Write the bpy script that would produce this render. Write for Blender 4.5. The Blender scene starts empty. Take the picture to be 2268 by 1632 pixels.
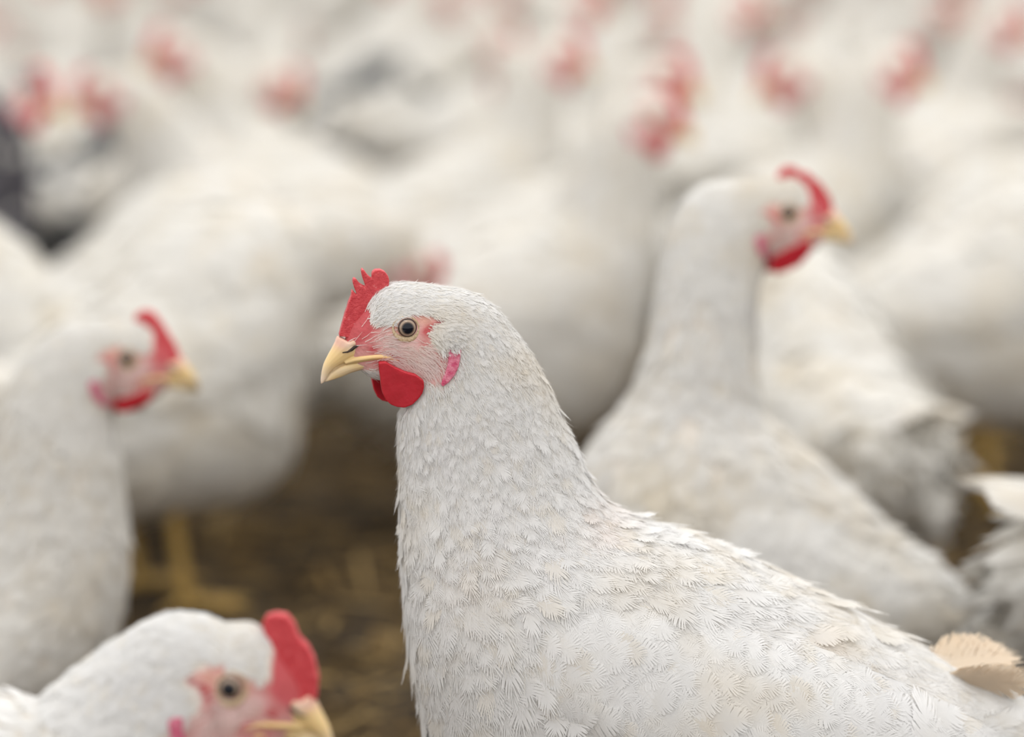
import bpy, bmesh, math, random
import numpy as np
from mathutils import Vector, Matrix

random.seed(7)
rng = np.random.default_rng(11)
SC = bpy.context.scene
COL = SC.collection

# ------------------------------------------------------------------ camera, light, exposure
FPX, CH, PITCH = 6300.0, 0.66, math.radians(10.5)
cam_d = bpy.data.cameras.new('camera'); cam = bpy.data.objects.new('camera', cam_d); COL.objects.link(cam)
cam.location = (0, 0, CH); cam.rotation_euler = (math.pi/2-PITCH, 0, 0)
cam_d.sensor_width = 36; cam_d.lens = 100; cam_d.clip_start = 0.05; cam_d.clip_end = 100
cam_d.dof.use_dof = True; cam_d.dof.focus_distance = 1.475; cam_d.dof.aperture_fstop = 2.85
cam_d.dof.aperture_blades = 0
SC.camera = cam

w = bpy.data.worlds.new('world'); SC.world = w; w.use_nodes = True
w.node_tree.nodes['Background'].inputs[0].default_value = (1.0, 0.985, 0.965, 1)
w.node_tree.nodes['Background'].inputs[1].default_value = 0.86

def area(name, loc, sx, sy, power, target, col):
    d = bpy.data.lights.new(name, 'AREA'); d.shape = 'RECTANGLE'; d.size = sx; d.size_y = sy
    d.energy = power; d.color = col
    o = bpy.data.objects.new(name, d); COL.objects.link(o); o.location = loc
    o.rotation_euler = (Vector(target)-Vector(loc)).to_track_quat('-Z', 'Y').to_euler()
    return o
# two rows of shed ceiling lamps
area('ceiling_lamp', (-0.6, 1.0, 2.7), 1.6, 0.5, 9, (0, 1.9, 0.2), (1, 0.985, 0.96))
area('ceiling_lamp', (0.9, 3.6, 2.7), 2.6, 1.6, 22, (0.4, 3.6, 0), (1, 0.985, 0.96))
area('ceiling_lamp', (-0.9, 6.5, 2.7), 2.6, 1.6, 4, (-0.4, 6.5, 0), (1, 0.985, 0.96))
area('ceiling_lamp', (0.9, 9.5, 2.7), 2.6, 1.6, 3, (0.4, 9.5, 0), (1, 0.985, 0.96))

SC.view_settings.view_transform = 'Standard'; SC.view_settings.look = 'None'
SC.view_settings.gamma = 1; SC.view_settings.use_curve_mapping = False
SC.view_settings.exposure = 0.63
SC.cycles.max_bounces = 7; SC.cycles.diffuse_bounces = 4

CF = Vector((0, math.cos(PITCH), -math.sin(PITCH))); CU = Vector((0, math.sin(PITCH), math.cos(PITCH)))
CAM = np.array([0, 0, CH])
def ray(px, py):
    px = np.asarray(px, float); py = np.asarray(py, float)
    return (np.stack([(px-1134)/FPX, np.zeros_like(px), np.zeros_like(px)], -1)
            + np.array(CU)*(-(py-816)/FPX)[..., None] + np.array(CF))

# ------------------------------------------------------------------ materials
def mat(name):
    m = bpy.data.materials.new(name); m.use_nodes = True
    nt = m.node_tree; return m, nt, nt.nodes, nt.links, nt.nodes['Principled BSDF']
def noise(N, L, scale, detail=4, coord='Object'):
    tc = N.new('ShaderNodeTexCoord'); n = N.new('ShaderNodeTexNoise')
    n.inputs['Scale'].default_value = scale; n.inputs['Detail'].default_value = detail
    L.new(tc.outputs[coord], n.inputs['Vector']); return n
def ramp(N, L, src, stops):
    r = N.new('ShaderNodeValToRGB'); e = r.color_ramp.elements
    e[0].position, e[0].color = stops[0][0], (*stops[0][1], 1)
    e[1].position, e[1].color = stops[-1][0], (*stops[-1][1], 1)
    for p, c in stops[1:-1]:
        x = e.new(p); x.color = (*c, 1)
    L.new(src, r.inputs[0]); return r

def mat_feather():
    m, nt, N, L, P = mat('white_feather')
    N.remove(P)
    a = N.new('ShaderNodeAttribute'); a.attribute_name = 'Col'
    n = noise(N, L, 17, 3); r = ramp(N, L, n.outputs[0], [(0.36, (0.965, 0.935, 0.885)), (0.5, (1, 1, 1)), (0.8, (0.99, 0.99, 1))])
    mx = N.new('ShaderNodeMix'); mx.data_type = 'RGBA'; mx.blend_type = 'MULTIPLY'; mx.inputs[0].default_value = 1
    L.new(a.outputs['Color'], mx.inputs[6]); L.new(r.outputs[0], mx.inputs[7])
    d = N.new('ShaderNodeBsdfDiffuse'); t = N.new('ShaderNodeBsdfTranslucent'); s = N.new('ShaderNodeMixShader')
    s.inputs[0].default_value = 0.32
    L.new(mx.outputs[2], d.inputs[0]); L.new(mx.outputs[2], t.inputs[0])
    L.new(d.outputs[0], s.inputs[1]); L.new(t.outputs[0], s.inputs[2])
    L.new(s.outputs[0], N['Material Output'].inputs[0])
    return m
def mat_body():
    m, nt, N, L, P = mat('hen_skin_and_down')
    a = N.new('ShaderNodeAttribute'); a.attribute_name = 'Col'
    n = noise(N, L, 160, 5); r = ramp(N, L, n.outputs[0], [(0.3, (0.88, 0.84, 0.80)), (0.65, (1, 1, 1))])
    mx = N.new('ShaderNodeMix'); mx.data_type = 'RGBA'; mx.blend_type = 'MULTIPLY'; mx.inputs[0].default_value = 1
    L.new(a.outputs['Color'], mx.inputs[6]); L.new(r.outputs[0], mx.inputs[7])
    L.new(mx.outputs[2], P.inputs['Base Color']); P.inputs['Roughness'].default_value = 0.75
    b = N.new('ShaderNodeBump'); b.inputs['Strength'].default_value = 0.35; b.inputs['Distance'].default_value = 0.002
    n2 = noise(N, L, 420, 4); L.new(n2.outputs[0], b.inputs['Height']); L.new(b.outputs[0], P.inputs['Normal'])
    return m
def mat_flesh(name, c1, c2, rough=0.45, scale=260, bump=0.6, sss=0.25, pale=None):
    m, nt, N, L, P = mat(name)
    n = noise(N, L, scale, 6)
    st = [(0.35, c1), (0.62, c2)]
    if pale: st.append((0.78, pale))
    r = ramp(N, L, n.outputs[0], st); L.new(r.outputs[0], P.inputs['Base Color'])
    P.inputs['Roughness'].default_value = rough
    P.inputs['Subsurface Weight'].default_value = sss
    P.inputs['Subsurface Radius'].default_value = (1, .25, .15); P.inputs['Subsurface Scale'].default_value = 0.004
    b = N.new('ShaderNodeBump'); b.inputs['Strength'].default_value = bump; b.inputs['Distance'].default_value = 0.0006
    n2 = noise(N, L, scale*3.5, 4); L.new(n2.outputs[0], b.inputs['Height']); L.new(b.outputs[0], P.inputs['Normal'])
    return m
def mat_vc(name, rough, spec=0.5, sss=0.0):
    m, nt, N, L, P = mat(name)
    a = N.new('ShaderNodeAttribute'); a.attribute_name = 'Col'
    L.new(a.outputs['Color'], P.inputs['Base Color']); P.inputs['Roughness'].default_value = rough
    P.inputs['Specular IOR Level'].default_value = spec
    if sss:
        P.inputs['Subsurface Weight'].default_value = sss; P.inputs['Subsurface Scale'].default_value = 0.003
    return m
def mat_plain(name, c1, c2, rough, scale):
    m, nt, N, L, P = mat(name)
    n = noise(N, L, scale, 5); r = ramp(N, L, n.outputs[0], [(0.35, c1), (0.65, c2)])
    L.new(r.outputs[0], P.inputs['Base Color']); P.inputs['Roughness'].default_value = rough
    return m
M_F = mat_feather(); M_B = mat_body()
M_COMB = mat_flesh('red_comb_skin', (0.50, 0.028, 0.04), (0.62, 0.06, 0.07), 0.5, 300, 0.9, 0.2, (0.76, 0.30, 0.30))
M_WAT = mat_flesh('red_wattle_skin', (0.45, 0.006, 0.018), (0.52, 0.012, 0.028), 0.42, 150, 0.3, 0.25)
M_EAR = mat_flesh('pink_ear_lobe_skin', (0.52, 0.06, 0.14), (0.66, 0.22, 0.30), 0.5, 330, 0.8, 0.2)
M_BEAK = mat_vc('horn_beak', 0.32, 0.5, 0.15); M_EYE = mat_vc('eye', 0.06, 0.3)
M_LID = mat_plain('eyelid_skin', (0.42, 0.30, 0.17), (0.62, 0.48, 0.31), 0.6, 900)
M_LEG = mat_flesh('yellow_leg_scales', (0.36, 0.22, 0.05), (0.50, 0.33, 0.10), 0.5, 300, 1, 0.05)
M_DARK = mat_plain('nostril_dark', (0.02, 0.012, 0.008), (0.05, 0.03, 0.02), 0.7, 500)

# ------------------------------------------------------------------ mesh helpers
def link(name, me, material, parent=None, smooth=True):
    o = bpy.data.objects.new(name, me); COL.objects.link(o)
    if material: me.materials.append(material)
    if smooth: me.polygons.foreach_set('use_smooth', np.ones(len(me.polygons), bool))
    if parent: o.parent = parent
    return o
def np_mesh(name, V, Q, C=None, NN=None):
    """V (n,3), Q (m,4) or (m,3); C (n,3) colours"""
    me = bpy.data.meshes.new(name); V = np.asarray(V, np.float32); Q = np.asarray(Q, np.int32).copy()
    k = Q.shape[1]
    if NN is not None:
        fn = np.cross(V[Q[:, 2]]-V[Q[:, 0]], V[Q[:, 3]]-V[Q[:, 1]]); bad = (fn*np.asarray(NN)[Q].sum(1)).sum(1) < 0
        Q[bad] = Q[bad][:, ::-1]
    me.vertices.add(len(V)); me.vertices.foreach_set('co', V.ravel())
    me.loops.add(Q.size); me.loops.foreach_set('vertex_index', Q.ravel())
    me.polygons.add(len(Q)); me.polygons.foreach_set('loop_start', np.arange(0, Q.size, k, dtype=np.int32))
    me.update(calc_edges=True)
    if NN is not None:
        me.polygons.foreach_set('use_smooth', np.ones(len(Q), bool))
        me.normals_split_custom_set_from_vertices(np.asarray(NN, np.float32).tolist())
    if C is not None:
        a = me.color_attributes.new('Col', 'FLOAT_COLOR', 'POINT')
        a.data.foreach_set('color', np.concatenate([C, np.ones((len(C), 1))], 1).astype(np.float32).ravel())
    return me
def join_arrays(parts):
    o = 0; out = [[] for _ in parts[0]]
    for p in parts:
        for q, a in enumerate(p): out[q].append(np.asarray(a)+o if q == 1 else a)
        o += len(p[0])
    return tuple(np.concatenate(a) for a in out)
def remeshed(name, V, F, voxel, smooth_it=4):
    me = bpy.data.meshes.new('tmp'); me.from_pydata([tuple(v) for v in V], [], [tuple(f) for f in F]); me.update()
    bm = bmesh.new(); bm.from_mesh(me); bmesh.ops.triangulate(bm, faces=bm.faces); bmesh.ops.recalc_face_normals(bm, faces=bm.faces); bm.to_mesh(me); bm.free()
    o = bpy.data.objects.new('tmp', me); COL.objects.link(o)
    r = o.modifiers.new('r', 'REMESH'); r.mode = 'VOXEL'; r.voxel_size = voxel; r.use_smooth_shade = True
    s = o.modifiers.new('s', 'SMOOTH'); s.factor = 0.5; s.iterations = smooth_it
    dg = bpy.context.evaluated_depsgraph_get()
    out = bpy.data.meshes.new_from_object(o.evaluated_get(dg)); out.name = name
    bpy.data.objects.remove(o); bpy.data.meshes.remove(me)
    return out
def vcount_co(me):
    a = np.zeros(len(me.vertices)*3, np.float32); me.vertices.foreach_get('co', a); return a.reshape(-1, 3)
def set_col(me, C):
    a = me.color_attributes.new('Col', 'FLOAT_COLOR', 'POINT')
    a.data.foreach_set('color', np.concatenate([C, np.ones((len(C), 1))], 1).astype(np.float32).ravel())
def cr(P, n):
    """Catmull-Rom through rows of P, n samples"""
    P = np.asarray(P, float); m = len(P)
    Q = np.vstack([2*P[0]-P[1], P, 2*P[-1]-P[-2]])
    t = np.linspace(0, m-1-1e-6, n); i = t.astype(int); f = (t-i)[:, None]
    p0, p1, p2, p3 = Q[i], Q[i+1], Q[i+2], Q[i+3]
    return 0.5*((2*p1)+(-p0+p2)*f+(2*p0-5*p1+4*p2-p3)*f**2+(-p0+3*p1-3*p2+p3)*f**3)
def sdist(P, poly):
    """signed distance (positive inside) of points P (...,2) to polygon"""
    P = np.asarray(P, float); poly = np.asarray(poly, float)
    sh = P.shape[:-1]; P = P.reshape(-1, 2); d = np.full(len(P), 1e9); ins = np.zeros(len(P), bool)
    for i in range(len(poly)):
        a, b = poly[i], poly[(i+1) % len(poly)]
        ab = b-a; t = np.clip(((P-a)@ab)/(ab@ab+1e-9), 0, 1)
        d = np.minimum(d, np.linalg.norm(P-(a+t[:, None]*ab), axis=1))
        c = ((a[1] > P[:, 1]) != (b[1] > P[:, 1]))
        with np.errstate(divide='ignore', invalid='ignore'):
            x = (b[0]-a[0])*(P[:, 1]-a[1])/(b[1]-a[1]+1e-12)+a[0]
        ins ^= c & (P[:, 0] < x)
    return np.where(ins, d, -d).reshape(sh)
def sm(x, a, b):
    t = np.clip((x-a)/(b-a), 0, 1); return t*t*(3-2*t)
def tube(path, rad, k=10, cap=True):
    path = np.asarray(path, float); n = len(path); rad = np.broadcast_to(np.asarray(rad, float), (n,))
    T = np.gradient(path, axis=0); T /= np.linalg.norm(T, axis=1)[:, None]
    up = np.array([0.13, 0.97, 0.2]); V = []
    for i in range(n):
        a = np.cross(T[i], up); a /= np.linalg.norm(a); b = np.cross(T[i], a)
        for j in range(k):
            th = 2*math.pi*j/k; V.append(path[i]+rad[i]*(math.cos(th)*a+math.sin(th)*b))
    F = [(i*k+j, i*k+(j+1) % k, (i+1)*k+(j+1) % k, (i+1)*k+j) for i in range(n-1) for j in range(k)]
    F.append(tuple(range(k))[::-1]); F.append(tuple((n-1)*k+j for j in range(k)))
    return V, F
def merge_vf(parts):
    V, F = [], []
    for v, f in parts:
        o = len(V); V += list(v); F += [tuple(i+o for i in ff) for ff in f]
    return V, F

# ------------------------------------------------------------------ loft surface and feathers
class Grid:
    """a sampled surface: P (nt,nth,3); periodic in the second index when per"""
    def __init__(s, P, per, flip=1):
        s.P = P; s.per = per; s.nt, s.nh = P.shape[:2]
        s.dt = np.gradient(P, axis=0)
        if per: s.dh = (np.roll(P, -1, 1)-np.roll(P, 1, 1))/2
        else: s.dh = np.gradient(P, axis=1)
        n = np.cross(s.dt, s.dh)*flip; s.area = np.linalg.norm(n, axis=2)
        s.N = n/(s.area[..., None]+1e-12)
    def at(s, A, i, j):
        i = np.clip(i, 0, s.nt-1.001); i0 = i.astype(int); fi = (i-i0)[..., None]
        if s.per:
            j = np.mod(j, s.nh); j0 = j.astype(int) % s.nh; j1 = (j0+1) % s.nh; fj = (j-np.floor(j))[..., None]
        else:
            j = np.clip(j, 0, s.nh-1.001); j0 = j.astype(int); j1 = j0+1; fj = (j-j0)[..., None]
        return (A[i0, j0]*(1-fi)*(1-fj)+A[i0+1, j0]*fi*(1-fj)+A[i0, j1]*(1-fi)*fj+A[i0+1, j1]*fi*fj)
    def faces(s):
        nt, nh = s.nt, s.nh; jj = nh if s.per else nh-1
        i, j = np.meshgrid(np.arange(nt-1), np.arange(jj), indexing='ij'); j1 = (j+1) % nh
        return np.stack([i*nh+j, i*nh+j1, (i+1)*nh+j1, (i+1)*nh+j], -1).reshape(-1, 4)

def tmpl_barbed(K, seed, spread=0.30, tip=0.12, fray=1.0):
    """feather with shaft and K barbs a side: verts (a,b,h) and quads"""
    r = np.random.default_rng(seed); V, Q = [], []
    prof = lambda u: (math.sin(math.pi*min(1, max(0.0, 0.08+0.92*u))**0.75))**0.55 if u < 0.985 else 0.15
    V += [(0, -.05, 0.03), (0, .05, 0.03), (.5, -.04, .05), (.5, .04, .05), (.9, -.012, .05), (.9, .012, .05)]
    Q += [(0, 1, 3, 2), (2, 3, 5, 4)]
    for k in range(K):
        u = (k+0.5)/K
        for sgn in (-1, 1):
            a0 = u*0.80; L = prof(u)*(1+fray*r.uniform(-.12, .08)); da = spread*(1-0.25*u)*r.uniform(.8, 1.15)
            hw = 0.80/K*0.5*1.35; hz = r.uniform(-.5, 1)*fray
            o = len(V)
            for f, wf in ((0, 1), (0.55, 1.05), (0.85, .75+.25*tip), (1.0, tip)):
                bb = sgn*L*f; aa = a0+da*f*(0.55+0.45*f)+(0.06*fray*r.uniform(-1, 1) if f == 1.0 else 0)
                V += [(aa-hw*wf, bb, hz*f), (aa+hw*wf, bb, hz*f+0.15)]
            for q in range(3):
                Q.append((o+2*q, o+2*q+1, o+2*q+3, o+2*q+2))
    return np.array(V), np.array(Q)
def tmpl_blade(n=4):
    V, Q = [], []
    for i in range(n+1):
        u = i/n; ww = math.sin(math.pi*min(1, 0.12+0.86*u)**0.8)**0.6
        V += [(u, -ww, -.3), (u+.02, 0, 0.3), (u, ww, -.3)]
    for i in range(n):
        for c in range(2): Q.append((3*i+c, 3*i+c+1, 3*i+4+c, 3*i+3+c))
    return np.array(V), np.array(Q)
def tmpl_hair():
    return np.array([(0, -1, 0), (0, 1, 0), (.5, -.8, .5), (.5, .8, .5), (1, -.12, 1), (1, .12, 1)]), np.array([(0, 1, 3, 2), (2, 3, 5, 4)])
T_FINE = [tmpl_barbed(14, s, .34, .35, .6) for s in range(4)]
T_BODY = [tmpl_barbed(24, s+10, .2, .7, .5) for s in range(4)]
T_BLADE = [tmpl_blade(4)]
T_LOW = [tmpl_barbed(5, s+20) for s in range(2)]
T_HAIR = [tmpl_hair()]

NMIX = 0.25
def feathers(G, count, density, size, tm, lift=(0.05, 0.05), camber=0.04, jit=0.25, color=None, rough=0.0006, base=0.0003, turn=0.0):
    """count feathers over grid G; density/size: arrays on grid; size -> (L,W)"""
    wgt = (G.area*density); wgt[-2:] = 0; wgt[:1] = 0
    p = (wgt/wgt.sum()).ravel(); idx = rng.choice(len(p), count, p=p)
    i = idx//G.nh + rng.uniform(-.5, .5, count); j = idx % G.nh + rng.uniform(-.5, .5, count)
    i = np.clip(i, 0, G.nt-1.01)
    L = G.at(size[0][..., None], i, j)[:, 0]*rng.uniform(.75, 1.25, count)
    W = G.at(size[1][..., None], i, j)[:, 0]*rng.uniform(.75, 1.25, count)
    mt = np.linalg.norm(G.at(G.dt, i, j), axis=1)+1e-6; mh = np.linalg.norm(G.at(G.dh, i, j), axis=1)+1e-6
    mt = np.maximum(mt, 0.00035); mh = np.maximum(mh, 0.0004)
    phi = rng.normal(0, jit, count)+turn
    lf = lift[0]+np.abs(rng.normal(0, lift[1], count))
    out = []
    which = rng.integers(0, len(tm), count)
    cols = color(i, j, count) if color is not None else np.full((count, 3), .8)
    for k, (TV, TQ) in enumerate(tm):
        s = np.where(which == k)[0]
        if len(s) == 0: continue
        a = TV[None, :, 0]*L[s, None]; b = TV[None, :, 1]*W[s, None]*0.5
        c, sn = np.cos(phi[s])[:, None], np.sin(phi[s])[:, None]
        A = a*c-b*sn; B = a*sn+b*c
        ii = i[s, None]+A/mt[s, None]; jj = j[s, None]+B/mh[s, None]
        over = np.maximum(0, ii-(G.nt-1.01))*mt[s, None]
        pos = G.at(G.P, ii, jj); nn = G.at(G.N, ii, jj)
        dirt = G.at(G.dt, ii, jj); dirt = dirt/(np.linalg.norm(dirt, axis=-1, keepdims=True)+1e-9)
        u = TV[None, :, 0]; v = TV[None, :, 1]
        h = base+lf[s, None]*L[s, None]*u**1.6-camber*W[s, None]*v**2*u+rough*TV[None, :, 2]*(0.4+u)
        pos = pos+nn*h[..., None]+dirt*over[..., None]
        n = len(s); m = len(TV)
        Q = (TQ[None]+(np.arange(n)*m)[:, None, None]).reshape(-1, 4)
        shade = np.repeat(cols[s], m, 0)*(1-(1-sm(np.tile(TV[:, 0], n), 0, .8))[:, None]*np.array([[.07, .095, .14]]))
        pos = pos.reshape(-1, 3); nf = nn.reshape(-1, 3)
        fn = np.cross(pos[Q[:, 2]]-pos[Q[:, 0]], pos[Q[:, 3]]-pos[Q[:, 1]])
        bad = (fn*nf[Q[:, 0]]).sum(1) < 0; Q[bad] = Q[bad][:, ::-1]; fn[bad] *= -1
        # shading normal: mostly that of the plumage surface, partly that of the single barb
        own = np.zeros_like(pos); fnn = fn/(np.linalg.norm(fn, axis=1, keepdims=True)+1e-15)
        for c_ in range(4): np.add.at(own, Q[:, c_], fnn)
        own /= np.linalg.norm(own, axis=1, keepdims=True)+1e-9
        nf = nf+own*NMIX; nf /= np.linalg.norm(nf, axis=1, keepdims=True)+1e-9
        out.append((pos, Q, shade, nf))
    return join_arrays(out)

# ------------------------------------------------------------------ canonical head, in units of the zoomed crop (zx,zy)
ZK = 4.534
def z2p(pts):
    pts = np.asarray(pts, float); return np.stack([680+pts[..., 0]/ZK, 570+pts[..., 1]/ZK], -1)
EYE0 = np.array([897., 715.])
HEADP = [  # dorsal, ventral, half width
    ((764, 750), (784, 798), 15), ((770, 734), (794, 814), 24), ((781, 713), (814, 827), 32), ((802, 688), (836, 838), 41),
    ((828, 652), (860, 846), 48), ((862, 629), (880, 856), 57), ((915, 627), (893, 870), 64), ((970, 634), (897, 886), 70)]
SKIN = [(300, 780), (360, 640), (430, 420), (620, 420), (640, 560), (640, 650), (740, 660), (880, 580), (960, 500), (1150, 505), (1370, 570),
        (1330, 625), (1250, 650), (1210, 730), (1260, 850), (1400, 840), (1510, 860), (1490, 1000), (1430, 1130), (1330, 1230),
        (1210, 1230), (1100, 1180), (900, 1120), (700, 1120), (450, 1150), (300, 1000)]
COMB = [(318, 780), (335, 715), (362, 620), (378, 560), (400, 500), (412, 450), (432, 405), (444, 370), (444, 332), (456, 326), (470, 345), (495, 375),
        (518, 402), (500, 365), (474, 305), (456, 245), (460, 212), (474, 204), (490, 212), (520, 252), (560, 278), (592, 292),
        (572, 248), (552, 190), (541, 135), (546, 112), (560, 112), (576, 132), (602, 168), (640, 205), (646, 228), (652, 205), (648, 170), (656, 142), (682, 121),
        (735, 117), (780, 140), (812, 182), (822, 225), (815, 285), (800, 325), (765, 352), (735, 372), (700, 430), (668, 490), (645, 580), (630, 680), (560, 760), (440, 800)]
WATTLE = [(700, 1010), (770, 1000), (860, 1050), (960, 1090), (1060, 1110), (1135, 1165), (1142, 1230), (1125, 1300), (1085, 1365), (1030, 1425),
          (960, 1462), (890, 1460), (830, 1442), (780, 1400), (745, 1330), (728, 1250), (716, 1150), (705, 1070)]
EARL = [(1375, 850), (1440, 838), (1510, 862), (1498, 940), (1480, 1030), (1440, 1110), (1380, 1180), (1325, 1222), (1305, 1205), (1322, 1150), (1352, 1080), (1375, 1000), (1385, 920)]
BEAK_U = [((137, 1268), (144, 1272), 3), ((136, 1225), (176, 1246), 20), ((146, 1140), (222, 1170), 40), ((168, 1060), (290, 1102), 58),
          ((204, 985), (380, 1055), 78), ((245, 910), (470, 1018), 98), ((278, 845), (560, 994), 118), ((308, 785), (650, 980), 126), ((400, 830), (730, 975), 112), ((520, 890), (800, 975), 90)]
BEAK_L = [((176, 1238), (186, 1250), 12), ((230, 1150), (262, 1228), 34), ((310, 1085), (360, 1194), 56), ((420, 1040), (470, 1150), 76),
          ((540, 1000), (600, 1118), 112), ((640, 985), (690, 1110), 158), ((740, 985), (780, 1100), 196), ((820, 990), (860, 1090), 205)]
GAPE = [(380, 1052), (450, 1024), (520, 1002), (600, 984), (690, 968), (780, 962), (850, 980), (905, 1000)]

def skin_col(zp, wht):
    """colour of the bare/downy body surface at canonical positions zp"""
    s = sm(sdist(zp, SKIN), -25, 25)
    def blob(x, y, rx, ry, ang=0):
        c, q = math.cos(ang), math.sin(ang); dx = zp[..., 0]-x; dy = zp[..., 1]-y
        return np.exp(-(((dx*c+dy*q)/rx)**2+((-dx*q+dy*c)/ry)**2))
    pink = np.array([0.70, 0.40, 0.375]); deep = np.array([0.52, 0.055, 0.07]); pale = np.array([0.76, 0.55, 0.53]); warm = np.array([0.72, 0.36, 0.24])
    C = np.broadcast_to(pink, zp.shape[:-1]+(3,)).copy()
    def mixin(C, col, a): return C*(1-a[..., None])+col*a[..., None]
    C = mixin(C, pale, np.clip(blob(1000, 880, 230, 90)+blob(1150, 1050, 160, 120)+blob(780, 790, 110, 60), 0, .9))
    red = np.clip(blob(470, 600, 200, 250)*2.2, 0, 1)+blob(1240, 655, 120, 38, -.45)+blob(1195, 700, 60, 75)*.8+blob(650, 895, 60, 45)*.8+blob(860, 955, 80, 26, .3)+blob(1150, 820, 60, 40)*.6+blob(760, 1030, 160, 45)*.7+blob(1400, 950, 110, 160)*.6+blob(1080, 515, 120, 22, .12)*.7
    C = mixin(C, deep, np.clip(red, 0, 1)*.9)
    C = mixin(C, warm, np.clip(blob(1150, 580, 90, 60)+blob(870, 690, 60, 60), 0, 1)*.5)
    C = mixin(C, np.array([.30, .045, .06]), np.clip(blob(1290, 612, 90, 13, -.45), 0, 1))
    return C*s[..., None]+np.array(wht)*(1-s[..., None]), s

class Hen:
    """profile given in image pixels of the hen's own plane; mp maps (px,py) -> local (x,z) metres; ppm pixels per metre"""
    def __init__(s, mp, ppm, eye, ang, mirror, k, pairs, nt=170, nh=64, nhead=8):
        k = np.array(k if isinstance(k, tuple) else (k, k), float)
        s.mp = mp; s.ppm = ppm; s.kv = k; s.k = k = float(k.mean()); kv = s.kv
        c, q = math.cos(ang), math.sin(ang)
        s.R = np.array([[c, -q], [q, c]]); s.mir = -1 if mirror else 1; s.eye = np.array(eye, float)
        sec = [(s.c2p(d), s.c2p(v), wd*k) for d, v, wd in HEADP[:nhead]]
        rows = [np.r_[d, v, wd] for d, v, wd in sec]+[np.r_[np.array(d, float), np.array(v, float), wd] for d, v, wd in pairs]
        S = cr(rows, nt)
        # finer sampling is spread by arc length of the centre line
        D, Vn, Wd = S[:, :2], S[:, 2:4], S[:, 4]
        th = np.linspace(0, 2*math.pi, nh, endpoint=False)
        cc = (D+Vn)/2; aa = (D-Vn)/2
        cs, sn = np.cos(th), np.sin(th)
        s.pl = cc[:, None]+aa[:, None]*cs[None, :, None]
        s.lat = Wd[:, None]/ppm*np.sign(sn)[None]*np.abs(sn)[None]**0.92
        s.zp = s.p2z(s.pl)
        s.tt = np.linspace(0, len(rows)-1, nt)   # section number of each ring
        xz = mp(s.pl[..., 0], s.pl[..., 1])
        s.P = np.stack([xz[0], s.lat, xz[1]], -1)
        g = Grid(s.P, True)
        ctr = s.P.mean(1, keepdims=True)
        flip = 1 if ((g.N*(s.P-ctr)).sum(-1)).mean() > 0 else -1
        # gentle lumps of plumage
        ph = rng.uniform(0, 6, 6)
        amp = 0.0012*sm(s.tt, 20, 23)[:, None]
        lump = (np.sin(s.P[..., 0]*95+ph[0]+2*np.sin(s.P[..., 2]*60+ph[1]))*np.sin(s.P[..., 2]*110+ph[2]+np.sign(s.lat)*1.3+2*np.sin(s.P[..., 0]*50)))*amp
        s.P = s.P+g.N*flip*lump[..., None]
        s.g = Grid(s.P, True, flip)
    def c2p(s, p):
        d = (np.asarray(p, float)-EYE0); d = d*np.array([s.mir, 1.]); return s.eye+(d@s.R.T)*s.kv
    def p2c(s, p):
        d = (np.asarray(p, float)-s.eye)/s.kv; d = d@s.R; return EYE0+d*np.array([s.mir, 1.])
    def p2z(s, p): 
        c = s.p2c(p); return np.stack([(c[..., 0]-680)*ZK, (c[..., 1]-570)*ZK], -1)
    def z2pl(s, z): return s.c2p(z2p(z))
    def L(s, p, y=0):
        p = np.asarray(p, float); x, z = s.mp(p[..., 0], p[..., 1])
        return np.stack([x, np.broadcast_to(y, np.shape(x)), z], -1)
    def latat(s, p):
        """half width of the body at plane points p (n,2)"""
        p = np.asarray(p, float).reshape(-1, 2); h = s.pl.shape[1]//2
        G = s.pl[:, :h+1].reshape(-1, 2); Lt = np.abs(s.lat[:, :h+1]).ravel()
        out = np.zeros(len(p))
        for a in range(0, len(p), 400):
            d = ((p[a:a+400, None]-G[None])**2).sum(-1); ix = np.argpartition(d, 6, axis=1)[:, :6]
            dd = np.take_along_axis(d, ix, 1)+4.0; wv = 1/dd
            out[a:a+400] = (Lt[ix]*wv).sum(1)/wv.sum(1)
        return out

def slab(H, pts_px, lat0, thick, name, material, parent, voxel=0.0005, lean=None, it=5):
    """rounded fleshy plate whose outline is pts_px in the hen plane, centred at lateral lat0"""
    p = H.L(np.asarray(pts_px, float)); n = len(p); V = []
    for sgn in (-1, 1):
        for q, pp in zip(pts_px, p):
            y = lat0+sgn*thick/2+(lean(q) if lean else 0); V.append((pp[0], y, pp[2]))
    F = [tuple(range(n))[::-1], tuple(range(n, 2*n))]+[(i, (i+1) % n, n+(i+1) % n, n+i) for i in range(n)]
    return link(name, remeshed(name, V, F, voxel, it), material, parent)

def loft_small(H, secs, n=14, k=14, zoom=True):
    rows = cr([np.r_[d, v, wd] for d, v, wd in secs], n); V = []
    for r in rows:
        d, v = H.z2pl(r[:2]), H.z2pl(r[2:4]); c = (d+v)/2; a = (d-v)/2; wl = max(r[4], 1)/ZK*H.k/H.ppm
        for j in range(k):
            th = 2*math.pi*j/k; V.append(H.L(c+a*math.cos(th), wl*math.sin(th)))
    F = [(i*k+j, i*k+(j+1) % k, (i+1)*k+(j+1) % k, (i+1)*k+j) for i in range(n-1) for j in range(k)]
    F += [tuple(range(k))[::-1], tuple((n-1)*k+j for j in range(k))]
    return V, F

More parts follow.
